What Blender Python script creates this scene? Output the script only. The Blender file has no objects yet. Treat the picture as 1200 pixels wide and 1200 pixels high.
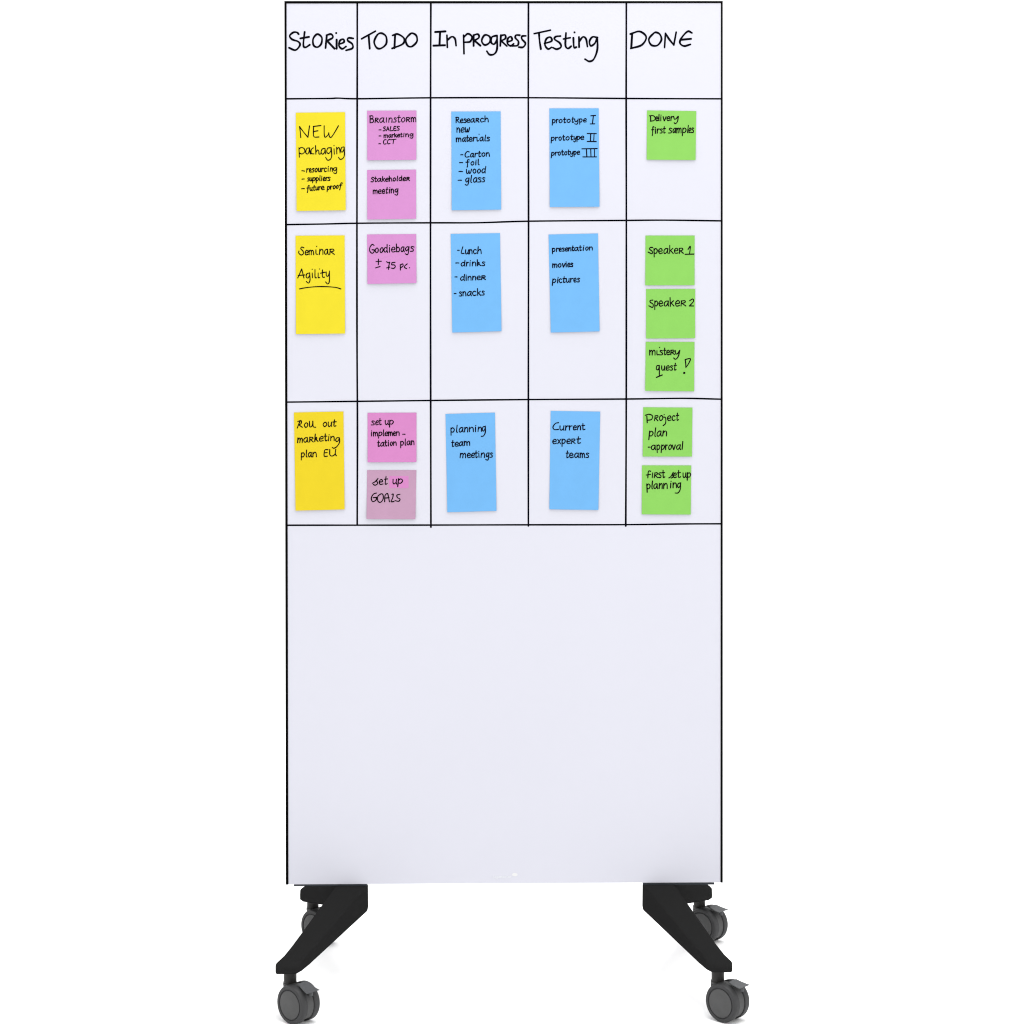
import bpy, bmesh, math, random
from mathutils import Vector, Matrix
random.seed(7)
S = bpy.context.scene
COL = S.collection

# ------------------------------------------------------------------ camera
D = 5.1            # camera to board plane
F = 570.0 * D      # focal length in pixels of the 1200 px picture
EYE = 1.59
VX, VY = 654.0, 240.0      # where the horizontal view axis meets the picture
cam_d = bpy.data.cameras.new('camera')
cam = bpy.data.objects.new('camera', cam_d)
COL.objects.link(cam)
cam.location = (0, -D, EYE)
cam.rotation_euler = (math.radians(90), 0, 0)
cam_d.sensor_width = 36
cam_d.lens = F / 1200 * 36
cam_d.shift_x = (600 - VX) / 1200
cam_d.shift_y = -(600 - VY) / 1200
cam_d.clip_end = 200
S.camera = cam

# ------------------------------------------------------------------ world and lamps
w = bpy.data.worlds.new('World')
S.world = w
w.use_nodes = True
bg = w.node_tree.nodes['Background']
bg.inputs[0].default_value = (1.0, 1.0, 1.0, 1)
bg.inputs[1].default_value = 1.5


def softbox(name, loc, target, sx, sy, power, col=(1, 1, 1)):
    l = bpy.data.lights.new(name, 'AREA')
    l.shape = 'RECTANGLE'
    l.size = sx
    l.size_y = sy
    l.energy = power
    l.color = col
    o = bpy.data.objects.new(name, l)
    COL.objects.link(o)
    o.location = loc
    o.rotation_euler = (Vector(target) - Vector(loc)).to_track_quat('-Z', 'Y').to_euler()
    return o


softbox('overhead_softbox', (0.35, -0.55, 4.2), (0.0, -0.25, 0), 2.6, 2.6, 130)

S.cycles.filter_width = 1.1
S.view_settings.view_transform = 'Standard'
S.view_settings.look = 'None'
S.view_settings.exposure = 0.0
S.view_settings.gamma = 1.0
S.view_settings.use_curve_mapping = False


# ------------------------------------------------------------------ materials
def mat(name, col, rough=0.5, spec=0.5, coat=0.0, noise=0.0, nscale=40.0, bump=0.0, bscale=300.0):
    m = bpy.data.materials.new(name)
    m.use_nodes = True
    nt = m.node_tree
    b = nt.nodes['Principled BSDF']
    b.inputs['Base Color'].default_value = (*col, 1)
    b.inputs['Roughness'].default_value = rough
    b.inputs['Specular IOR Level'].default_value = spec
    b.inputs['Coat Weight'].default_value = coat
    b.inputs['Coat Roughness'].default_value = 0.05
    if noise or bump:
        tc = nt.nodes.new('ShaderNodeTexCoord')
    if noise:
        n = nt.nodes.new('ShaderNodeTexNoise')
        n.inputs['Scale'].default_value = nscale
        n.inputs['Detail'].default_value = 4
        nt.links.new(tc.outputs['Object'], n.inputs['Vector'])
        r = nt.nodes.new('ShaderNodeValToRGB')
        r.color_ramp.elements[0].position = 0.3
        r.color_ramp.elements[1].position = 0.7
        lo = [c * (1 - noise) for c in col]
        hi = [min(1, c * (1 + noise)) for c in col]
        r.color_ramp.elements[0].color = (*lo, 1)
        r.color_ramp.elements[1].color = (*hi, 1)
        nt.links.new(n.outputs['Fac'], r.inputs['Fac'])
        nt.links.new(r.outputs['Color'], b.inputs['Base Color'])
    if bump:
        n2 = nt.nodes.new('ShaderNodeTexNoise')
        n2.inputs['Scale'].default_value = bscale
        n2.inputs['Detail'].default_value = 3
        nt.links.new(tc.outputs['Object'], n2.inputs['Vector'])
        bp = nt.nodes.new('ShaderNodeBump')
        bp.inputs['Strength'].default_value = bump
        bp.inputs['Distance'].default_value = 0.001
        nt.links.new(n2.outputs['Fac'], bp.inputs['Height'])
        nt.links.new(bp.outputs['Normal'], b.inputs['Normal'])
    return m


M = {
    'floor': mat('seamless_white', (0.92, 0.92, 0.92), 0.9, 0.1),
    'glass': mat('white_board_glass', (0.475, 0.476, 0.527), 0.4, 0.1, noise=0.006, nscale=3),
    'trim': mat('black_trim', (0.002, 0.002, 0.002), 0.6, 0.0),
    'marker': mat('black_marker', (0.002, 0.002, 0.004), 0.6, 0.0),
    'ink': mat('pen_ink', (0.005, 0.003, 0.004), 0.7, 0.0),
    'navy_ink': mat('pen_ink_on_blue', (0.003, 0.003, 0.010), 0.7, 0.0),
    'steel': mat('plate_steel', (0.02, 0.024, 0.03), 0.4, 0.2),
    'leg': mat('black_powder_coat', (0.0135, 0.0135, 0.0135), 0.6, 0.0, bump=0.1, bscale=900),
    'caster': mat('grey_plastic', (0.062, 0.062, 0.062), 0.5, 0.12, noise=0.06, nscale=60),
    'tyre': mat('dark_grey_tyre', (0.034, 0.034, 0.035), 0.5, 0.15, noise=0.06, nscale=80),
    'stem': mat('dark_caster_stem', (0.016, 0.015, 0.014), 0.45, 0.2),
    'pedal': mat('pedal_plastic', (0.061, 0.063, 0.066), 0.5, 0.15, noise=0.08, nscale=200),
    'logo': mat('pale_print', (0.563, 0.575, 0.606), 0.5, 0.1),
    'logo_oval': mat('white_print', (0.558, 0.558, 0.558), 0.5, 0.1),
    'yellow': mat('yellow_paper', (0.528, 0.440, 0.018), 0.85, 0.1, noise=0.02, nscale=30, bump=0.1),
    'amber': mat('warm_yellow_paper', (0.516, 0.398, 0.014), 0.85, 0.1, noise=0.02, nscale=30, bump=0.1),
    'pink': mat('pink_paper', (0.410, 0.174, 0.375), 0.85, 0.1, noise=0.02, nscale=30, bump=0.1),
    'rose': mat('rose_paper', (0.419, 0.156, 0.345), 0.85, 0.1, noise=0.02, nscale=30, bump=0.1),
    'mauve': mat('faded_mauve_paper', (0.342, 0.206, 0.295), 0.85, 0.1, noise=0.02, nscale=30, bump=0.1),
    'blue': mat('blue_paper', (0.113, 0.297, 0.539), 0.85, 0.1, noise=0.02, nscale=30, bump=0.1),
    'green': mat('green_paper', (0.172, 0.399, 0.077), 0.85, 0.1, noise=0.02, nscale=30, bump=0.1),
}


# ------------------------------------------------------------------ helpers
def link(name, me, parent=None):
    o = bpy.data.objects.new(name, me)
    COL.objects.link(o)
    if parent is not None:
        o.parent = parent
    return o


def from_bm(name, bm, mats, parent=None, smooth=False):
    bmesh.ops.recalc_face_normals(bm, faces=bm.faces[:])
    me = bpy.data.meshes.new(name)
    bm.to_mesh(me)
    bm.free()
    for m in (mats if isinstance(mats, (list, tuple)) else [mats]):
        me.materials.append(m)
    if smooth:
        for p in me.polygons:
            p.use_smooth = True
        me.set_sharp_from_angle(angle=math.radians(35))
    return link(name, me, parent)


def hexa(bm, pts):
    """eight points: front ring (4) then back ring (4)"""
    v = [bm.verts.new(p) for p in pts]
    for f in ((0, 1, 2, 3), (7, 6, 5, 4), (0, 4, 5, 1), (1, 5, 6, 2), (2, 6, 7, 3), (3, 7, 4, 0)):
        bm.faces.new([v[i] for i in f])
    return v


def box(bm, x0, x1, y0, y1, z0, z1):
    return hexa(bm, [(x0, y0, z0), (x1, y0, z0), (x1, y0, z1), (x0, y0, z1),
                     (x0, y1, z0), (x1, y1, z0), (x1, y1, z1), (x0, y1, z1)])


def loft(bm, rings, cap=True):
    vs = [[bm.verts.new(p) for p in r] for r in rings]
    n = len(vs[0])
    for a, b in zip(vs[:-1], vs[1:]):
        for i in range(n):
            bm.faces.new((a[i], a[(i + 1) % n], b[(i + 1) % n], b[i]))
    if cap:
        bm.faces.new(vs[0])
        bm.faces.new(list(reversed(vs[-1])))
    return vs


def bevel(o, width, seg=3, angle=30):
    b = o.modifiers.new('bevel', 'BEVEL')
    b.width = width
    b.segments = seg
    b.limit_method = 'ANGLE'
    b.angle_limit = math.radians(angle)
    return b


# ------------------------------------------------------------------ the board's own frame
XB = (591.0 - VX) / 570.0
YAW = math.radians(0.75)
ROOT_M = Matrix.Translation((XB, 0, 0)) @ Matrix.Rotation(YAW, 4, 'Z')
cs, sn = math.cos(YAW), math.sin(YAW)


def P(px, py):
    """measured picture point -> (u, z) on the board's front face"""
    k = (px - VX) / F
    u = (k * D - XB) / (cs - k * sn)
    z = EYE - (py - VY) / F * (D + u * sn)
    return u, z


PXM = 1 / 570.0

# smooth pen strokes ------------------------------------------------
def crom(pts, n=5):
    if len(pts) < 3:
        return [Vector(p) for p in pts]
    P_ = [Vector(p) for p in pts]
    closed = (P_[0] - P_[-1]).length < 1e-7
    out = []
    for i in range(len(P_) - 1):
        p1, p2 = P_[i], P_[i + 1]
        if i > 0:
            p0 = P_[i - 1]
        else:
            p0 = P_[-2] if closed else p1 * 2 - p2
        if i + 2 < len(P_):
            p3 = P_[i + 2]
        else:
            p3 = P_[1] if closed else p2 * 2 - p1
        for j in range(n):
            t = j / n
            out.append(0.5 * ((2 * p1) + (p2 - p0) * t + (2 * p0 - 5 * p1 + 4 * p2 - p3) * t * t
                              + (3 * p1 - p0 - 3 * p2 + p3) * t ** 3))
    out.append(P_[-1])
    return out


def ribbon(bm, pts, width, lift, vary=0.12):
    """flat ink line through 2-D pts; lift(u, z, k) gives the 3-D point"""
    ribbon.k += 1
    k = ribbon.k
    pts = [p for i, p in enumerate(pts) if i == 0 or (p - pts[i - 1]).length > 1e-6]
    h = width / 2
    if len(pts) < 2:
        c = pts[0]
        ring = [bm.verts.new(lift(c.x + h * 1.1 * math.cos(a * math.pi / 5), c.y + h * 1.1 * math.sin(a * math.pi / 5), k)) for a in range(10)]
        bm.faces.new(ring)
        return
    L, R = [], []
    ph = random.random() * 6
    for i, p in enumerate(pts):
        a = pts[max(0, i - 1)]
        b = pts[min(len(pts) - 1, i + 1)]
        d = (b - a)
        d = d.normalized() if d.length > 1e-9 else Vector((1, 0))
        n = Vector((-d.y, d.x))
        hh = h * (1 + vary * math.sin(ph + i * 0.7))
        L.append(p + n * hh)
        R.append(p - n * hh)

    def cap(p, d, hh):
        a0 = math.atan2(d.y, d.x)
        return [Vector((p.x + hh * math.cos(a0 + math.radians(t)), p.y + hh * math.sin(a0 + math.radians(t)))) for t in (-60, -30, 0, 30, 60)]
    vl = [bm.verts.new(lift(p.x, p.y, k)) for p in L]
    vr = [bm.verts.new(lift(p.x, p.y, k)) for p in R]
    for i in range(len(pts) - 1):
        bm.faces.new((vr[i], vr[i + 1], vl[i + 1], vl[i]))
    d1 = (pts[-1] - pts[-2]).normalized()
    bm.faces.new([vr[-1]] + [bm.verts.new(lift(q.x, q.y, k)) for q in cap(pts[-1], d1, (L[-1] - R[-1]).length / 2)] + [vl[-1]])
    d0 = (pts[0] - pts[1]).normalized()
    bm.faces.new([vl[0]] + [bm.verts.new(lift(q.x, q.y, k)) for q in cap(pts[0], d0, (L[0] - R[0]).length / 2)] + [vr[0]])


ribbon.k = 0

# hand lettering: every letter as pen strokes, x 0..1 in its box, y 0 on the line and 1 at x-height
G = {
    'a': ".85,.9 .5,1 .1,.6 .2,.08 .55,.1 .85,.75;.85,1 .85,.3 1,0",
    'b': ".1,1.75 .12,0;.12,.7 .5,1 .9,.6 .7,.05 .12,.1",
    'c': ".9,.85 .5,1 .1,.55 .4,0 .95,.15",
    'd': ".85,.85 .4,1 .08,.5 .35,.02 .8,.4;.9,1.7 .85,.4 .95,0",
    'e': ".06,.48 .85,.55 .82,.88 .48,1.02 .08,.6 .3,.02 .98,.12",
    'f': ".95,1.6 .65,1.75 .5,1.3 .45,0 .35,-.7;.1,.85 .85,.95",
    'g': ".85,.9 .45,1 .1,.6 .4,.1 .85,.7;.88,1 .85,-.3 .6,-.85 .1,-.6",
    'h': ".1,1.75 .12,0;.12,.5 .5,1 .8,.7 .9,0",
    'i': ".4,1 .45,0;.45,1.45",
    'j': ".6,1 .55,-.5 .1,-.8;.6,1.45",
    'k': ".1,1.7 .12,0;.85,1 .15,.45;.35,.55 .95,0",
    '#': ".1,1.7 .12,0;.12,.5 .5,.9 .55,.5 .25,.4;.4,.4 .95,.05",
    'l': ".4,1.7 .35,.2 .7,0",
    'm': ".05,1 .1,0;.1,.6 .3,1 .48,.75 .5,0;.5,.6 .7,1 .9,.75 .95,0",
    'n': ".1,1 .12,0;.12,.55 .5,1 .82,.75 .9,0",
    'o': ".5,1 .1,.55 .4,0 .85,.3 .85,.8 .5,1",
    'p': ".1,1 .12,-.85;.12,.7 .5,1.02 .9,.65 .6,.08 .12,.15",
    'r': ".15,1 .2,0;.2,.55 .5,.95 .95,.95",
    's': ".9,.9 .4,1 .2,.75 .8,.4 .75,.05 .05,.02",
    't': ".4,1.6 .38,.2 .6,0 .95,.15;.05,1 .9,1.05",
    'u': ".1,1 .15,.25 .45,0 .85,.4;.88,1 .85,.3 1,0",
    'v': ".05,1 .45,0 .6,.1 .95,1",
    'w': ".05,1 .15,.1 .4,.1 .5,.7;.5,.7 .6,.05 .8,.15 .95,1",
    'x': ".1,1 .9,0;.9,1 .1,0",
    'y': ".1,1 .2,.3 .5,.2 .85,.7;.9,1 .8,-.3 .5,-.8 .1,-.55",
    '%': ".15,1 .12,0;.1,.95 .7,1 .8,.7 .15,.45;.3,.5 .95,0",
    '|': ".4,1 .45,0",
    'A': ".02,0 .5,1;.5,1 .9,0;.2,.35 .8,.4",
    'B': ".15,1 .18,0;.05,.95 .7,1 .75,.65 .2,.55;.2,.55 .9,.45 .8,.05 .15,0",
    'C': ".95,.95 .5,1 .08,.5 .35,.02 .95,.1",
    'D': ".15,1 .18,0;.02,.97 .6,1 .95,.55 .7,.08 .1,0",
    'E': ".9,1 .2,.95 .15,.05 .9,0;.15,.5 .8,.55",
    'G': ".9,.9 .55,1 .1,.5 .4,.02 .9,.2 .9,.45;.5,.45 1,.48",
    'I': ".4,1 .45,0",
    'L': ".3,1 .1,.02 .95,.04",
    'O': ".5,1 .1,.55 .4,0 .85,.3 .85,.8 .5,1",
    'R': ".15,1 .12,0;.05,.95 .7,1 .75,.65 .15,.5;.3,.5 .98,0",
    'S': ".9,.95 .45,1 .2,.75 .8,.4 .7,.05 .05,.05",
    'T': ".02,.9 .98,1;.5,.95 .45,0",
    'U': ".1,1 .15,.2 .45,0 .85,.3;.85,1 .82,.3 1,.05",
}
GP = {k: [[tuple(float(c) for c in p.split(',')) for p in s.split()] for s in v.split(';')] for k, v in G.items()}


def W(text, xs, y0, y1, xh, ch=None, gap=0.15, asc=0.84):
    """strokes of a word; xs = left edge of every letter and the right end of the last"""
    xs = [float(v) for v in xs.split()]
    assert len(xs) == len(text) + 1, (text, len(xs))
    ch = ch or xh * 1.45
    out = []
    for i, c in enumerate(text):
        a, b = xs[i], xs[i + 1]
        if i < len(text) - 1:
            b -= (b - a) * gap
        base = y0 + (y1 - y0) * ((a + b) / 2 - xs[0]) / (xs[-1] - xs[0])
        hh = ch if c.isupper() else xh
        sl = 0.11 * random.uniform(-0.3, 1.2)
        for s in GP[c]:
            st = []
            for gx, gy in s:
                jx, jy = random.uniform(-.025, .025), random.uniform(-.025, .025)
                gy = (gy * 0.74 if gy < 0 else gy) if gy <= 1 or c.isupper() else 1 + (gy - 1) * asc
                st.append((a + (gx + jx) * (b - a) + gy * hh * sl, base - (gy + jy) * hh))
            if len(s) > 3 and s[0] == s[-1]:
                st[-1] = st[0]
            out.append(st)
    return out


def dash(x0, x1, y0, y1=None):
    return [[(x0, y0), ((x0 + x1) / 2, (y0 + (y1 or y0)) / 2 - 1), (x1, y1 or y0)]]


# ------------------------------------------------------------------ floor: a white seamless sweep
bm = bmesh.new()
prof = [(-9, 0), (2.5, 0)]
for i in range(1, 13):
    a = math.radians(90 * i / 12)
    prof.append((2.5 + 1.5 * math.sin(a), 1.5 - 1.5 * math.cos(a)))
prof.append((4.0, 6.5))
vs = [[bm.verts.new((x, y, z)) for (y, z) in prof] for x in (-7, 7)]
for i in range(len(prof) - 1):
    bm.faces.new((vs[0][i], vs[0][i + 1], vs[1][i + 1], vs[1][i]))
fl = from_bm('floor', bm, M['floor'], smooth=True)
fl['kind'] = 'structure'
fl['label'] = 'plain white seamless studio floor curving up into the backdrop'

# ------------------------------------------------------------------ the mobile whiteboard
root = link('mobile_whiteboard', None)
root.matrix_world = ROOT_M
root['label'] = 'tall mobile whiteboard with hand drawn grid, black edge trim and splayed black legs on casters'
root['category'] = 'whiteboard'

T = 0.016            # board thickness
TL, TR, BR, BL = P(333.2, 1.2), P(847.0, 1.2), P(847.0, 1034.2), P(335.0, 1036.6)
tw = 2.5 * PXM


def lerp(a, b, t):
    return (a[0] + (b[0] - a[0]) * t, a[1] + (b[1] - a[1]) * t)


def quad_slab(bm, a, b, c, d, y0, y1):
    hexa(bm, [(p[0], y0, p[1]) for p in (d, c, b, a)] + [(p[0], y1, p[1]) for p in (d, c, b, a)])


# glass panel between the trims
iTL = (TL[0] + 2.6 * PXM, TL[1] - 2.9 * PXM)
iTR = (TR[0] - 2.2 * PXM, TR[1] - 2.4 * PXM)
iBR = (BR[0] - 2.7 * PXM, BR[1] + 0.3 * PXM)
iBL = (BL[0] + 3.0 * PXM, BL[1] + 0.2 * PXM)
bm = bmesh.new()
quad_slab(bm, iTL, iTR, iBR, iBL, 0.0, T)
panel = from_bm('panel', bm, M['glass'], root)

# one U-shaped trim, mitred at the two upper corners
bm = bmesh.new()
Y0, Y1 = -0.0008, T + 0.001
o = [BL, TL, TR, BR]
i_ = [(iBL[0], BL[1]), iTL, iTR, (iBR[0], BR[1])]
rings = []
for a, b in zip(o, i_):
    rings.append([(a[0], Y0, a[1]), (b[0], Y0, b[1]), (b[0], Y1, b[1]), (a[0], Y1, a[1])])
loft(bm, rings)
trim = from_bm('edge_trim', bm, M['trim'], root)


def on_board(u, z, k):
    return (u, -0.00025 - (k % 40) * 2e-6, z)


def board_line(name, pts, width, m='marker', n=6, vary=0.06):
    bm = bmesh.new()
    ribbon(bm, crom([P(*p) for p in pts], n), width * PXM * 1.06, on_board, vary)
    return from_bm(name, bm, M[m], root)


for pts in (
    [(335.6, 115.8), (385, 115.4), (396, 115.0), (420, 115.7), (505, 114.6), (620, 114.5), (733, 115.4), (845.8, 115.8)],
    [(335.6, 263.2), (380, 262.5), (420, 261.6), (505, 261.1), (560, 261.0), (620, 259.2), (733, 258.3), (780, 258.0), (845.6, 258.8)],
    [(335.8, 471.2), (420, 470.3), (505, 469.3), (620, 468.2), (733, 467.6), (800, 466.8), (845.6, 467.8)],
    [(336.0, 615.5), (420, 615.4), (505, 615.3), (620, 615.0), (733, 614.8), (800, 614.0), (845.4, 613.8)],
):
    board_line('grid_line', pts, 1.75)
for pts in (
    [(418.7, 3.8), (418.6, 115), (418.3, 260), (418.4, 400), (418.9, 500), (418.6, 615.2)],
    [(504.9, 3.8), (504.6, 115), (504.5, 300), (504.7, 470), (505.0, 617.6)],
    [(619.3, 3.6), (619.1, 115), (619.4, 260), (619.2, 450), (619.2, 616.3)],
    [(734.0, 3.4), (733.8, 115), (734.0, 260), (733.9, 470), (733.3, 616.3)],
):
    board_line('grid_line', pts, 2.0)


def conv(strokes, ox, oy, s):
    return [[P(ox + x / s, oy + y / s) for (x, y) in st] for st in strokes]


HEAD = {
    'stories': (320, 0, 4.0, [
        [(120, 160), (112, 152), (95, 152), (78, 168), (90, 185), (118, 195), (126, 212), (105, 235), (75, 224)],
        [(148, 150), (142, 210), (152, 222), (172, 210)], [(128, 180), (168, 173)],
        [(207, 160), (188, 182), (190, 212), (208, 221), (226, 205), (228, 175), (207, 160)],
        [(252, 165), (246, 225)], [(250, 165), (272, 160), (280, 176), (252, 192)], [(254, 192), (288, 228)],
        [(298, 186), (298, 228)], [(296, 155)],
        [(312, 206), (332, 198), (330, 184), (314, 190), (309, 214), (324, 229), (342, 218)],
        [(376, 180), (354, 178), (350, 190), (371, 206), (372, 226), (342, 236)]]),
    'to_do': (320, 0, 4.0, [
        [(415, 182), (480, 146)], [(448, 165), (453, 228)],
        [(490, 162), (474, 195), (485, 223), (505, 227), (530, 206), (530, 172), (510, 156), (490, 162)],
        [(572, 165), (569, 225)], [(560, 166), (585, 160), (614, 180), (608, 206), (558, 227)],
        [(642, 160), (622, 185), (630, 213), (650, 218), (674, 195), (672, 168), (655, 156), (642, 160)]]),
    'in_progress': (320, 0, 4.0, [
        [(760, 150), (808, 147)], [(783, 150), (780, 212)], [(752, 214), (806, 212)],
        [(815, 165), (817, 222)], [(818, 187), (838, 172), (853, 182), (858, 214)],
        [(893, 165), (895, 252)], [(893, 176), (913, 158), (932, 172), (924, 195), (898, 198)],
        [(940, 165), (940, 215)], [(940, 165), (960, 160), (965, 176), (942, 191)], [(945, 191), (972, 214)],
        [(988, 168), (978, 192), (992, 211), (1014, 200), (1018, 176), (1002, 164), (988, 168)],
        [(1046, 167), (1026, 174), (1022, 198), (1036, 207), (1049, 188), (1050, 168)],
        [(1050, 166), (1050, 228), (1037, 253), (1015, 256), (1002, 240)],
        [(1068, 165), (1065, 215)], [(1068, 167), (1087, 164), (1089, 180), (1068, 192)], [(1070, 192), (1096, 216)],
        [(1101, 196), (1120, 188), (1115, 172), (1101, 180), (1099, 204), (1114, 215), (1128, 205)],
        [(1156, 165), (1139, 165), (1136, 178), (1150, 194), (1146, 213), (1122, 215)],
        [(1185, 168), (1167, 170), (1167, 184), (1183, 203), (1172, 221), (1152, 221)]]),
    'testing': (600, 0, 4.615, [
        [(120, 182), (208, 163)], [(146, 178), (149, 220), (156, 265)],
        [(176, 235), (214, 222), (208, 201), (186, 210), (178, 242), (195, 265), (214, 256)],
        [(262, 195), (237, 198), (230, 212), (258, 232), (265, 254), (242, 266), (222, 258)],
        [(292, 178), (289, 245), (303, 262), (320, 250)], [(278, 211), (315, 204)],
        [(332, 205), (335, 255), (348, 255)], [(338, 175)],
        [(362, 200), (363, 255)], [(363, 225), (383, 200), (400, 210), (408, 252)],
        [(462, 203), (435, 200), (419, 224), (426, 248), (448, 234), (460, 205)],
        [(462, 205), (461, 270), (442, 320), (418, 332), (395, 320)]]),
    'done': (600, 0, 4.615, [
        [(650, 180), (645, 258)], [(640, 184), (690, 170), (726, 200), (702, 243), (642, 262)],
        [(762, 184), (740, 212), (753, 243), (785, 246), (808, 216), (800, 186), (778, 175), (762, 184)],
        [(830, 180), (825, 257)], [(830, 180), (850, 212), (875, 243)], [(875, 243), (888, 174)],
        [(973, 178), (950, 170), (918, 203), (908, 232), (930, 249), (965, 240)], [(915, 215), (968, 210)]]),
}
for key, (ox, oy, s, st) in HEAD.items():
    bm = bmesh.new()
    for line in conv(st, ox, oy, s):
        ribbon(bm, crom(line), 2.3 * PXM, on_board)
    hd = from_bm('heading', bm, M['marker'], root)

# small pale maker's mark at the foot of the board
bm = bmesh.new()
lx = " ".join(str(577.2 + 2.28 * i) for i in range(11))
for st in W('legamaster', lx, 1029.0, 1028.2, 1.7):
    ribbon(bm, crom([P(*p) for p in st], 3), 0.55 * PXM, on_board, 0)
c = P(603.3, 1024.9)
bm.faces.new([bm.verts.new(on_board(c[0] + 3.3 * PXM * math.cos(a * math.pi / 12), c[1] + 2.0 * PXM * math.sin(a * math.pi / 12), 3)) for a in range(24)])
bm.faces.ensure_lookup_table()
bm.faces[-1].material_index = 1
from_bm('logo', bm, [M['logo'], M['logo_oval']], root)

# ------------------------------------------------------------------ legs
YM = T / 2
ZP = P(400, 1036.6)[1]          # underside of the board


def leg_ring(y, pts, sgn):
    return [(sgn * x + LEGX, y, z) for x, z in pts]


HZ = ZP - 0.0035
LEGX = 0.002
SEC = [  # distance from the middle; (x, z) of bottom outer, outer shoulder, top outer, top inner, inner shoulder, bottom inner
    (0.287, [(0.434, 0.0965), (0.435, 0.104), (0.428, 0.110), (0.402, 0.110), (0.398, 0.104), (0.405, 0.0965)]),
    (0.279, [(0.4445, 0.0942), (0.4445, 0.107), (0.432, 0.1165), (0.395, 0.1165), (0.391, 0.102), (0.405, 0.0942)]),
    (0.262, [(0.4460, 0.0940), (0.4460, 0.109), (0.4315, 0.1195), (0.391, 0.1195), (0.3885, 0.100), (0.402, 0.0940)]),
    (0.238, [(0.4450, 0.0942), (0.4365, 0.111), (0.4250, 0.1235), (0.386, 0.1235), (0.3810, 0.1005), (0.394, 0.0942)]),
    (0.205, [(0.4360, 0.0990), (0.4265, 0.1135), (0.4165, 0.1300), (0.372, 0.1295), (0.3675, 0.1060), (0.378, 0.0990)]),
    (0.020, [(0.3705, 0.1480), (0.3615, 0.166), (0.3515, HZ - 0.002), (0.2910, HZ - 0.002), (0.2880, 0.1385), (0.2955, 0.1310)]),
    (0.010, [(0.3670, 0.1500), (0.3585, 0.168), (0.3490, HZ), (0.2830, HZ), (0.2825, 0.1410), (0.2890, 0.1345)]),
]
for sgn in (-1, 1):
    bm = bmesh.new()
    rings = [leg_ring(YM - s[0], s[1], sgn) for s in SEC] + [leg_ring(YM + s[0], s[1], sgn) for s in reversed(SEC)]
    loft(bm, rings)
    leg = from_bm('leg', bm, M['leg'], root, smooth=True)
    bevel(leg, 0.0028, 3, 22)
    bm = bmesh.new()
    a, b = sorted((sgn * 0.2835 + LEGX * 0.7, sgn * 0.4325))
    box(bm, a, b, 0.002, T - 0.002, ZP - 0.0034, ZP - 0.0004)
    from_bm('mounting_plate', bm, M['steel'], root)


# ------------------------------------------------------------------ casters
def lathe(bm, prof, mi, seg=48, axis_off=0.0, flip=1):
    """prof of (axial, radius); the axle lies along local x"""
    rings = []
    for (s, r) in prof:
        if r < 1e-6:
            rings.append([bm.verts.new((axis_off + flip * s, 0, 0))])
        else:
            rings.append([bm.verts.new((axis_off + flip * s, r * math.cos(2 * math.pi * k / seg), r * math.sin(2 * math.pi * k / seg))) for k in range(seg)])
    for i, (a, b) in enumerate(zip(rings[:-1], rings[1:])):
        for k in range(seg):
            k2 = (k + 1) % seg
            va = [a[0]] if len(a) == 1 else [a[k], a[k2]]
            vb = [b[0]] if len(b) == 1 else [b[k2], b[k]]
            f = bm.faces.new(va + vb)
            f.material_index = mi[i]


WR = 0.0375
AX = 0.0248            # half the caster's width
WPROF = [(0.0002, 0), (0.0005, 0.0250), (0.0012, 0.0272), (0.0028, 0.0280), (0.0028, 0.0290), (0.0008, 0.0302),
         (0.0008, 0.0338), (0.0016, 0.0358), (0.0038, 0.0371), (0.0080, 0.0375), (0.0150, 0.0374), (0.0162, 0.0362), (0.0162, 0)]
WMI = [0, 0, 1, 1, 1, 1, 1, 1, 1, 1, 1, 1]


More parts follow.
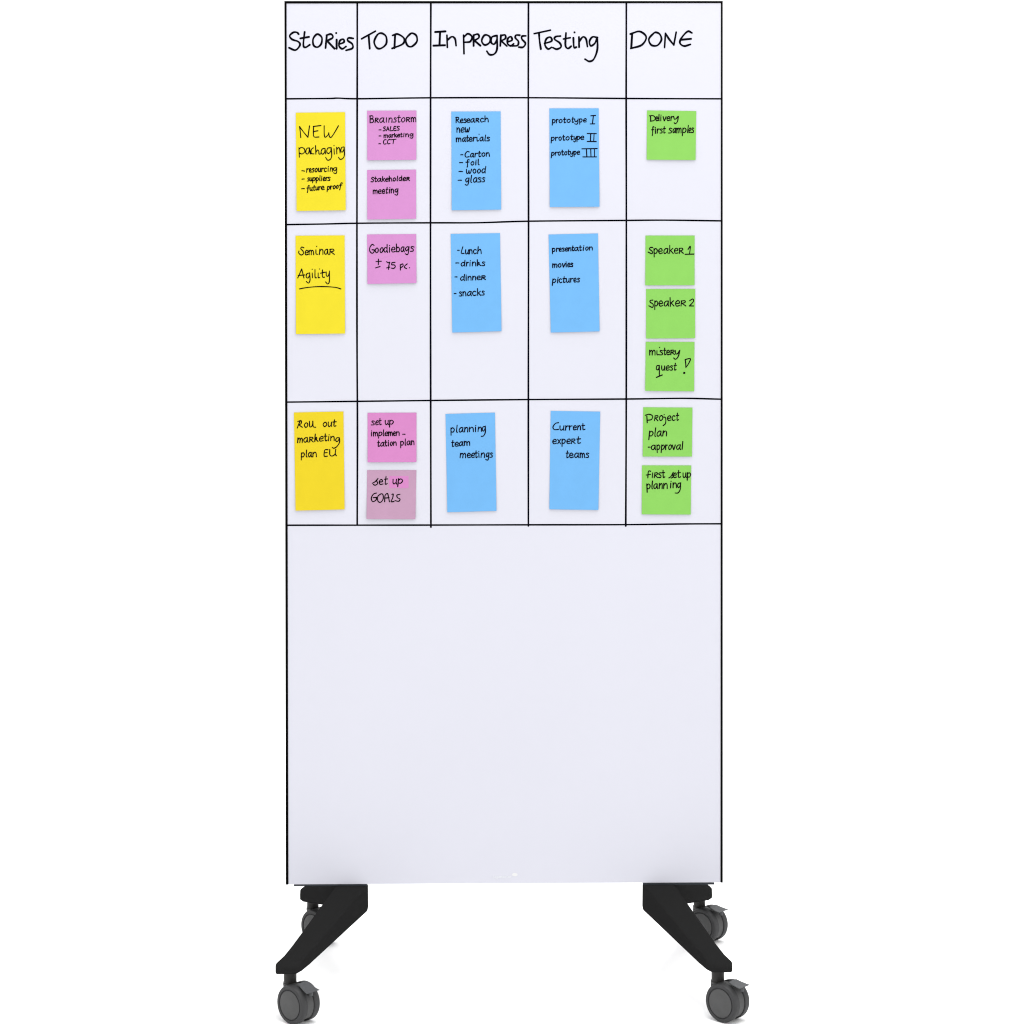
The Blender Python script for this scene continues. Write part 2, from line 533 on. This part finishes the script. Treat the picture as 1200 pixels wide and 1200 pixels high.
def make_caster(px, py, pedal_z, pedal_show=True):
    """local frame: x along the axle, y the way the pedal points (before turning), z up from the floor"""
    TRAIL = 0.024
    seg = 28
    bm = bmesh.new()
    # housing between the wheels: a disc sector with a neck up to the stem
    pr = []
    for i in range(33):
        a = math.radians(-48 + (205 + 48) * i / 32)
        pr.append((0.0352 * math.cos(a), 0.0352 * math.sin(a)))
    f1 = [bm.verts.new((-0.0076, y, z + WR)) for y, z in pr]
    f2 = [bm.verts.new((0.0076, y, z + WR)) for y, z in pr]
    n = len(pr)
    for i in range(n):
        bm.faces.new((f1[i], f1[(i + 1) % n], f2[(i + 1) % n], f2[i]))
    bm.faces.new(f1)
    bm.faces.new(list(reversed(f2)))
    # neck
    box(bm, -0.0066, 0.0066, -TRAIL - 0.0125, 0.004, WR + 0.012, 0.0725)
    # collar and stem
    pz = [(0.0670, 0.0138), (0.0710, 0.0138), (0.0725, 0.0125), (0.0965, 0.0125)]
    rings = [[bm.verts.new((r * math.cos(2 * math.pi * k / seg), -TRAIL + r * math.sin(2 * math.pi * k / seg), z)) for k in range(seg)] for z, r in pz]
    for i in range(3):
        for k in range(seg):
            f = bm.faces.new((rings[i][k], rings[i][(k + 1) % seg], rings[i + 1][(k + 1) % seg], rings[i + 1][k]))
            f.material_index = 1 if i >= 1 else 0
    bm.faces.new(list(reversed(rings[0])))
    bm.faces.new(rings[-1])
    c = from_bm('caster', bm, [M['caster'], M['stem']], root, smooth=True)
    ang = math.radians(-42) - YAW
    # axle toward the camera's left: local +x -> (sin42, cos42); pedal direction local +y -> (cos42, -sin42) mirrored by turning
    R = Matrix(((math.sin(math.radians(42)), math.cos(math.radians(42)), 0, 0),
                (math.cos(math.radians(42)), -math.sin(math.radians(42)), 0, 0),
                (0, 0, 1, 0), (0, 0, 0, 1)))
    # R is a reflection; use a proper turn instead (axle direction is symmetric)
    R = Matrix.Rotation(math.atan2(-math.sin(math.radians(42)), math.cos(math.radians(42))) - math.pi / 2, 4, 'Z')
    stem = R @ Vector((0, -TRAIL, 0))
    c.matrix_local = Matrix.Translation((px - stem.x, py - stem.y, 0)) @ R
    for fl_ in (-1, 1):
        bm = bmesh.new()
        lathe(bm, WPROF, WMI, axis_off=-fl_ * AX, flip=fl_)
        wh = from_bm('wheel', bm, [M['caster'], M['tyre']], c, smooth=True)
        wh.location = (0, 0, WR)
    # pedal: a bowed plate, flaring to its tip, with a boss under it
    bm = bmesh.new()
    rows = []
    for i in range(9):
        t = i / 8
        y = 0.0115 + 0.031 * t
        z = 0.0795 - (0.0795 - pedal_z) * (1 - (1 - t) ** 1.35)
        hw = 0.0120 + 0.0045 * t
        rows.append((y, z, hw, 0.0026 - 0.0014 * t))
    loft(bm, [[(-hw, y, z), (hw, y, z), (hw, y - 0.0012, z - th), (-hw, y - 0.0012, z - th)] for (y, z, hw, th) in rows])
    y = 0.035
    z = 0.0795 - (0.0795 - pedal_z) * (1 - (1 - (y - 0.0115) / 0.031) ** 1.35) - 0.0012
    rr = [[(0.0042 * math.cos(2 * math.pi * k / 16), y + 0.0042 * math.sin(2 * math.pi * k / 16), zz) for k in range(16)] for zz in (z - 0.010, z)]
    loft(bm, rr)
    p = from_bm('brake_pedal', bm, M['pedal'], c, smooth=True)
    bevel(p, 0.0007, 2, 40)
    return c


for sgn in (-1, 1):
    for dy in (-1, 1):
        make_caster(sgn * 0.418 + LEGX, YM + dy * 0.258, 0.0670 if sgn < 0 else 0.0735)

# ------------------------------------------------------------------ sticky notes
NG = 'sticky notes on the whiteboard'


def sticky(label, m, ox, oy, s, corners, strokes, wpx=1.3, curl=0.0017, ink='ink', patch=None, more=()):
    q = [P(ox + x / s, oy + y / s) for x, y in corners]           # TL TR BR BL
    cu = sum(p[0] for p in q) / 4
    cz = sum(p[1] for p in q) / 4
    # surface of the paper: stuck along the top, lifting towards the free lower edge
    side = random.uniform(-0.35, 0.35)

    def height(su, sv):
        return 0.0006 + curl * (max(0.0, sv - 0.12) / 0.88) ** 2.6 * (1 + side * (su - 0.5)) + 0.0004 * math.sin(math.pi * su) * sv

    def at(su, sv, off=0.0):
        a = lerp(q[0], q[1], su)
        b = lerp(q[3], q[2], su)
        p = lerp(a, b, sv)
        return (p[0] - cu, -height(su, sv) - off, p[1] - cz)
    TH = 0.0004
    NU, NV = 8, 18
    bm = bmesh.new()
    fr = [[bm.verts.new(at(i / NU, j / NV, TH)) for i in range(NU + 1)] for j in range(NV + 1)]
    bk = [[bm.verts.new(at(i / NU, j / NV, 0)) for i in range(NU + 1)] for j in range(NV + 1)]
    for j in range(NV):
        for i in range(NU):
            bm.faces.new((fr[j][i], fr[j + 1][i], fr[j + 1][i + 1], fr[j][i + 1]))
            bm.faces.new((bk[j][i], bk[j][i + 1], bk[j + 1][i + 1], bk[j + 1][i]))
    for j in range(NV):
        bm.faces.new((fr[j][0], bk[j][0], bk[j + 1][0], fr[j + 1][0]))
        bm.faces.new((fr[j][NU], fr[j + 1][NU], bk[j + 1][NU], bk[j][NU]))
    for i in range(NU):
        bm.faces.new((fr[0][i], fr[0][i + 1], bk[0][i + 1], bk[0][i]))
        bm.faces.new((fr[NV][i], bk[NV][i], bk[NV][i + 1], fr[NV][i + 1]))
    n = from_bm('sticky_note', bm, M[m], smooth=True)
    n.matrix_world = ROOT_M @ Matrix.Translation((cu, 0, cz))
    n['label'] = label
    n['category'] = 'sticky note'
    n['group'] = NG
    # inverse of the (nearly parallel-sided) outline for the ink
    ex = Vector((q[1][0] - q[0][0], q[1][1] - q[0][1]))
    ez = Vector((q[3][0] - q[0][0], q[3][1] - q[0][1]))
    det = ex.x * ez.y - ex.y * ez.x

    def lift_at(extra):
        def lift(u, z, k):
            dx, dz = u - q[0][0], z - q[0][1]
            su = (dx * ez.y - dz * ez.x) / det
            sv = (ex.x * dz - ex.y * dx) / det
            return (u - cu, -height(min(1.05, max(-.05, su)), min(1.05, max(0, sv))) - TH - extra - (k % 40) * 2e-6, z - cz)
        return lift
    if patch:
        bm = bmesh.new()
        c4 = [P(ox + x / s, oy + y / s) for x, y in patch]
        g = [[bm.verts.new(lift_at(0.00012)(*lerp(lerp(c4[0], c4[1], i / 4), lerp(c4[3], c4[2], i / 4), j / 4), 0)) for i in range(5)] for j in range(5)]
        for j in range(4):
            for i in range(4):
                bm.faces.new((g[j][i], g[j + 1][i], g[j + 1][i + 1], g[j][i + 1]))
        pt = from_bm('highlight_patch', bm, M['rose'], n)
        pt['label'] = 'brighter pink patch behind the word up'
    bm = bmesh.new()
    for line in conv(strokes, ox, oy, s):
        ribbon(bm, crom(line, 4), wpx * 0.92 * PXM, lift_at(0.0003))
    from_bm('handwriting', bm, M[ink], n)
    for part, st in more:
        bm = bmesh.new()
        for line in conv(st, ox, oy, s):
            ribbon(bm, crom(line, 4), wpx * 0.92 * PXM, lift_at(0.0003))
        from_bm(part, bm, M[ink], n)
    return n


# --- Stories column -------------------------------------------------
sticky('yellow note reading NEW packaging, top of the Stories column', 'yellow', 335, 120, 8.567,
       [(100, 103), (594, 98), (602, 1083), (108, 1090)],
       [[(150, 352), (146, 300), (138, 243)], [(138, 243), (180, 300), (222, 350)], [(222, 350), (238, 236)],
        [(352, 232), (276, 242)], [(279, 240), (277, 300), (284, 346), (332, 347)], [(278, 293), (322, 285)],
        [(385, 235), (386, 320), (396, 350), (425, 325), (431, 306)], [(431, 306), (438, 342), (456, 350), (490, 302), (528, 235)],
        [(132, 455), (136, 550)], [(135, 467), (155, 452), (185, 465), (190, 496), (164, 517), (140, 510)],
        [(238, 458), (212, 462), (200, 500), (215, 519), (232, 500), (238, 462)], [(238, 460), (246, 517)],
        [(276, 456), (256, 474), (256, 512), (284, 517)],
        [(298, 435), (302, 520)], [(302, 502), (318, 478), (331, 490), (333, 515), (346, 519), (356, 505)],
        [(394, 462), (366, 468), (354, 502), (372, 520), (390, 498), (394, 464)], [(394, 464), (400, 517)],
        [(452, 455), (422, 460), (411, 496), (430, 513), (450, 490), (456, 456)], [(456, 455), (461, 535), (448, 570), (420, 580), (400, 552)],
        [(484, 466), (487, 520)], [(484, 434)],
        [(510, 450), (512, 516)], [(512, 474), (528, 453), (540, 468), (545, 508)],
        [(582, 447), (560, 454), (552, 488), (567, 499), (582, 476), (586, 449)], [(586, 449), (588, 528), (572, 563), (545, 571), (529, 551)]]
       + dash(162, 188, 686, 690) + W('resourcing', '203 236 260 290 322 355 383 414 442 474 516', 702, 690, 36)
       + dash(163, 186, 771, 769) + W('suppliers', '214 240 268 302 336 352 373 400 420 445', 790, 784, 33)
       + dash(160, 186, 867, 866) + W('future', '208 240 272 300 330 355 388', 890, 874, 33) + W('proof', '414 446 472 503 532 564', 878, 858, 33), 1.3)

sticky('yellow note reading Seminar Agility, middle of the Stories column', 'yellow', 335, 265, 8.567,
       [(97, 96), (590, 92), (595, 1078), (102, 1083)],
       [[(182, 218), (160, 210), (150, 226), (172, 250), (178, 274), (155, 290), (130, 270), (132, 250)]]
       + W('em', '190 230 282', 290, 286, 46) + [[(302, 238), (304, 278), (322, 282)], [(310, 203)]]
       + W('na%', '332 385 436 490', 284, 284, 52), 1.3,
       more=[('handwriting', [[(120, 520), (140, 475), (160, 430)], [(160, 430), (182, 520)], [(125, 495), (190, 490)],
          [(236, 470), (210, 480), (205, 510), (222, 520), (238, 496), (240, 470)], [(240, 468), (243, 542), (228, 571), (206, 556)],
          [(265, 470), (268, 518)], [(265, 433)], [(293, 435), (294, 512), (310, 518)], [(325, 470), (326, 515), (340, 516)], [(338, 430)],
          [(368, 440), (368, 508), (388, 512)], [(350, 472), (394, 462)],
          [(405, 460), (408, 498), (425, 500), (438, 465)], [(438, 450), (437, 555), (420, 580), (400, 560)]]),
             ('underline', [[(138, 630), (200, 618), (300, 608), (400, 607), (500, 615), (552, 630)]])])

sticky('yellow note reading Roll out marketing plan EU, bottom of the Stories column', 'amber', 335, 475, 8.889,
       [(84, 74), (600, 63), (613, 1083), (102, 1096)],
       [[(150, 160), (135, 195), (120, 235)], [(125, 168), (158, 158), (160, 188), (132, 205)], [(138, 204), (172, 228)]]
       + W('o', '190 232', 230, 228, 48)
       + [[(246, 165), (249, 218), (266, 222), (279, 200), (281, 165)], [(281, 165), (285, 220), (311, 228)]]
       + W('out', '384 436 486 524', 222, 218, 46)
       + W('ma%#et', '118 184 242 298 345 398 432', 390, 368, 48) + W('in', '434 462 508', 370, 366, 46)
       + [[(556, 338), (532, 338), (519, 362), (535, 378), (555, 352)], [(558, 338), (559, 385), (532, 428), (502, 446), (484, 438)]]
       + W('plan', '158 204 232 278 324', 540, 534, 46) + W('EU', '392 446 528', 530, 524, 66, 66), 1.35)

# --- To do column ----------------------------------------------------
sticky('pink note reading Brainstorm with a list of three, topmost of the To do column', 'pink', 420, 120, 8.0,
       [(82, 78), (544, 76), (543, 538), (84, 543)],
       W('B%a|nsto%m', '102 152 195 250 280 326 362 398 446 492 542', 190, 182, 42, 64)
       + dash(193, 213, 258) + W('SALES', '232 262 296 328 358 386', 268, 262, 38, 38)
       + dash(193, 213, 315) + W('marketing', '238 282 313 338 364 394 416 440 480 516', 331, 319, 26, asc=0.55)
       + dash(193, 208, 388) + W('CCT', '232 268 304 350', 392, 386, 42, 42), 1.25)
sticky('pink note reading Stakeholder meeting, just under the Brainstorm note', 'pink', 420, 120, 8.0,
       [(82, 634), (541, 630), (541, 1090), (84, 1098)],
       W('Stakeholde%', '118 150 176 220 250 288 322 356 378 416 450 482', 745, 732, 30, 42, asc=0.8)
       + W('meeting', '134 184 220 254 280 304 340 374', 858, 846, 36), 1.3)
sticky('pink note reading Goodiebags 75 pc, alone in its To do cell', 'pink', 420, 265, 13.333,
       [(136, 130), (903, 124), (908, 890), (142, 902)],
       [[(246, 302), (218, 285), (182, 328), (178, 388), (215, 424), (244, 402), (248, 374)], [(215, 368), (252, 372)]]
       + W('oodiebags', '258 328 396 470 515 590 660 728 806 868', 418, 392, 76)
       + [[(315, 515), (312, 600)], [(275, 553), (360, 548)], [(268, 652), (340, 630)],
          [(440, 555), (470, 572), (492, 562), (478, 612), (472, 675)], [(442, 652), (492, 640)],
          [(572, 566), (526, 570)], [(526, 570), (520, 602), (562, 606), (578, 632), (552, 660), (514, 655)],
          [(655, 600), (657, 685)], [(657, 608), (690, 590), (700, 620), (670, 645)],
          [(762, 590), (728, 618), (722, 645), (755, 664)], [(800, 650)]], 1.35)
sticky('pink note reading set up implementation plan, above the mauve note', 'rose', 420, 475, 8.567,
       [(92, 75), (583, 73), (583, 568), (93, 570)],
       W('set', '128 170 206 232', 198, 194, 42) + W('up', '266 310 354', 194, 190, 42)
       + W('implemen', '122 148 202 244 264 300 352 376 414', 308, 302, 38) + dash(446, 468, 290)
       + W('tation', '190 220 266 292 318 350 384', 412, 402, 38) + W('plan', '422 464 486 530 562', 402, 394, 40), 1.3, 0.0026)
sticky('faded mauve note reading set up GOALS with a bright pink patch', 'mauve', 420, 475, 8.567,
       [(88, 650), (582, 650), (573, 1142), (82, 1138)],
       [[(140, 782), (168, 766), (197, 734)], [(197, 734), (184, 756), (194, 784), (170, 801), (150, 793)]]
       + W('et', '208 255 292', 795, 790, 50) + W('up', '342 392 446', 790, 784, 48)
       + [[(180, 880), (152, 890), (130, 930), (145, 966), (178, 948), (180, 926)], [(150, 926), (184, 922)],
          [(228, 888), (195, 915), (198, 962), (226, 971), (250, 935), (246, 895), (228, 888)],
          [(264, 966), (268, 905), (292, 884), (303, 920), (312, 966)], [(264, 930), (308, 926)],
          [(336, 894), (350, 890), (344, 930), (328, 965), (358, 964)],
          [(418, 892), (388, 900), (392, 925), (418, 940), (405, 962), (368, 955)]], 1.4, 0.0026,
       patch=[(310, 709), (504, 709), (504, 830), (310, 830)])

# --- In progress column -----------------------------------------------
sticky('blue note reading Research new materials with a list of four', 'blue', 520, 120, 8.567,
       [(76, 92), (571, 90), (576, 1076), (80, 1083)],
       W('Resea%ch', '120 164 202 232 268 318 364 408 452', 206, 194, 37, 56)
       + W('new', '128 170 212 260', 302, 298, 46)
       + W('mater', '122 184 224 252 292 324', 396, 388, 38) + [[(334, 350), (336, 386), (350, 384)], [(355, 320)]] + W('als', '360 406 430 462', 388, 386, 38)
       + dash(172, 192, 526) + W('Carton', '208 264 308 342 380 424 462', 552, 540, 36, 56)
       + dash(160, 190, 605) + W('foil', '220 268 312 338 364', 632, 626, 35)
       + dash(152, 190, 693, 695) + W('wood', '222 290 334 378 418', 715, 708, 42)
       + dash(145, 178, 782) + W('glass', '214 262 294 344 384 412', 805, 798, 45), 1.35, 0.0013, 'navy_ink')
sticky('blue note listing lunch, drinks, dinner and snacks', 'blue', 520, 265, 8.567,
       [(70, 78), (565, 70), (580, 1054), (86, 1068)],
       dash(140, 156, 243) + [[(192, 208), (176, 268), (204, 274)]] + W('unch', '212 254 294 336 380', 280, 274, 42)
       + dash(122, 152, 370) + W('drin#s', '170 224 252 282 334 382 414', 402, 396, 38)
       + dash(113, 134, 510) + W('dinne%', '164 216 240 286 332 376 422', 546, 536, 38)
       + dash(105, 125, 677) + W('snacks', '154 190 234 284 336 380 410', 702, 692, 42), 1.35, 0.0013, 'navy_ink')
sticky('blue note reading planning team meetings, bottom of the In progress column', 'blue', 515, 475, 8.889,
       [(63, 90), (578, 75), (594, 1098), (82, 1112)],
       W('plann', '116 168 200 256 306 358', 282, 274, 47) + W('in', '362 396 440', 274, 271, 46) + [[(475, 222), (455, 224), (446, 250), (460, 268), (475, 240)], [(478, 215), (478, 280), (458, 318), (436, 322)]]
       + W('team', '122 158 204 254 318', 430, 414, 42)
       + W('meetings', '210 286 330 370 402 428 480 524 552', 546, 540, 46), 1.4, 0.0013, 'navy_ink')

# --- Testing column ----------------------------------------------------
sticky('blue note listing prototype I, II and III', 'blue', 630, 115, 8.567,
       [(118, 103), (613, 102), (621, 1090), (122, 1093)],
       W('prototype', '144 184 212 256 290 338 368 418 456 490', 250, 240, 34)
       + [[(535, 177), (582, 174)], [(560, 177), (550, 258)], [(528, 259), (574, 258)]]
       + W('prototype', '134 176 210 248 280 328 360 394 430 465', 428, 415, 34)
       + [[(498, 355), (590, 356)], [(498, 435), (588, 436)], [(533, 357), (530, 435)], [(567, 357), (563, 435)]]
       + W('prototype', '136 172 204 238 268 302 328 364 394 424', 578, 564, 33)
       + [[(445, 509), (598, 506)], [(455, 590), (592, 590)], [(490, 509), (494, 589)], [(533, 508), (536, 589)], [(570, 508), (572, 589)]],
       1.3, 0.0013, 'navy_ink')
sticky('blue note listing presentation, movies and pictures', 'blue', 630, 265, 8.567,
       [(110, 84), (606, 73), (622, 1056), (132, 1068)],
       W('presentation', '146 184 214 246 274 308 342 368 418 446 478 516 554', 256, 240, 33)
       + W('movies', '146 204 244 280 298 330 356', 416, 406, 36)
       + W('pictures', '146 192 214 250 284 326 362 396 422', 570, 560, 39), 1.35, 0.0013, 'navy_ink')
sticky('blue note reading Current expert teams, bottom of the Testing column', 'blue', 630, 475, 8.889,
       [(136, 58), (652, 65), (633, 1088), (122, 1082)],
       [[(218, 180), (186, 188), (160, 225), (175, 252), (218, 250)]] + W('urrent', '224 284 326 366 410 458 494', 258, 254, 44)
       + W('expe%t', '156 206 250 300 348 402 446', 400, 396, 46)
       + W('teams', '290 330 380 440 502 536', 544, 542, 46), 1.4, 0.0013, 'navy_ink')

# --- Done column ---------------------------------------------------------
sticky('green note reading Delivery first samples, top of the Done column', 'green', 740, 115, 13.333,
       [(243, 192), (1012, 203), (1000, 968), (236, 962)],
       [[(298, 282), (300, 352)], [(284, 276), (340, 275), (372, 312), (350, 350), (296, 360)]]
       + W('eliver', '376 422 440 488 548 608 654', 355, 350, 64) + [[(658, 285), (672, 330), (700, 318), (726, 285)], [(732, 285), (718, 365), (686, 400), (668, 385)]]
       + W('first', '310 362 394 444 490 528', 552, 545, 66) + W('samples', '574 640 700 792 866 894 938 974', 545, 540, 74), 1.35, 0.0013)
sticky('green note reading Speaker 1, first of three in its cell', 'green', 745, 270, 12.0,
       [(137, 72), (828, 72), (826, 770), (133, 772)],
       [[(238, 240), (205, 240), (194, 264), (232, 295), (228, 328), (175, 305)]]
       + W('peake%', '252 318 386 470 540 606 672', 328, 322, 72) + [[(736, 266), (768, 222), (756, 332)], [(694, 336), (816, 333)]], 1.4, 0.0013)
sticky('green note reading Speaker 2, between two green notes', 'green', 745, 270, 12.0,
       [(145, 824), (836, 822), (833, 1515), (145, 1520)],
       [[(240, 980), (204, 985), (205, 1010), (245, 1040), (235, 1082), (185, 1060)]]
       + W('peake%', '262 324 394 478 552 626 706', 1066, 1062, 74) + [[(758, 988), (798, 964), (814, 990), (790, 1025), (754, 1062)], [(754, 1062), (812, 1062)]], 1.4, 0.0013)
sticky('green note reading mistery quest with an exclamation mark', 'green', 745, 370, 12.0,
       [(140, 366), (826, 368), (820, 1062), (132, 1054)],
       W('m', '188 274', 552, 552, 68) + [[(298, 490), (300, 545), (328, 545)], [(335, 445)]] + W('ste%', '332 392 432 484 548', 550, 546, 62)
       + [[(556, 490), (562, 535), (590, 530), (612, 490)], [(620, 485), (598, 570), (560, 612), (534, 594)],
          [(330, 700), (298, 704), (290, 748), (316, 757), (332, 702)], [(332, 700), (331, 850)], [(290, 866), (372, 832)]]
       + W('uest', '358 420 482 530 568', 767, 762, 62)
       + [[(695, 616), (758, 600), (768, 618), (738, 680), (704, 725)], [(704, 725), (702, 670), (695, 616)],
          [(671, 803), (680, 794), (690, 803), (681, 813), (673, 806), (684, 803)]], 1.4, 0.0013)
sticky('green note reading Project plan approval, above the lowest green note', 'green', 740, 470, 8.567,
       [(118, 62), (612, 65), (606, 556), (112, 556)],
       [[(138, 142), (178, 132), (212, 150), (200, 184), (162, 192)], [(154, 150), (158, 216)]]
       + W('%o', '226 274 316', 196, 194, 50)
       + [[(322, 160), (342, 168), (342, 222), (318, 246)], [(328, 136)]] + W('ect', '358 404 446 474', 196, 192, 48)
       + W('plan', '172 226 250 308 354', 354, 350, 52)
       + dash(168, 186, 462) + W('approva', '196 252 296 338 366 408 446 492', 488, 484, 46) + [[(515, 405), (508, 482)]], 1.4, 0.0013)
sticky('green note reading first set up planning, lowest of the Done column', 'green', 740, 470, 8.567,
       [(105, 645), (600, 646), (594, 1138), (102, 1136)],
       [[(192, 704), (172, 702), (166, 735), (164, 770)], [(148, 742), (192, 735)]] + W('|%St', '198 224 270 308 336', 770, 768, 50, 50)
       + [[(376, 770), (396, 756), (419, 716)], [(419, 716), (411, 740), (418, 760), (398, 773)]] + W('et', '418 456 494', 768, 765, 46)
       + W('up', '514 556 598', 768, 764, 46)
       + W('plann', '152 198 220 272 318 364', 882, 876, 50) + W('in', '380 412 454', 872, 868, 48) + [[(490, 822), (470, 828), (462, 854), (475, 868), (490, 845)], [(493, 820), (490, 882), (468, 920), (438, 922)]], 1.4, 0.0013)
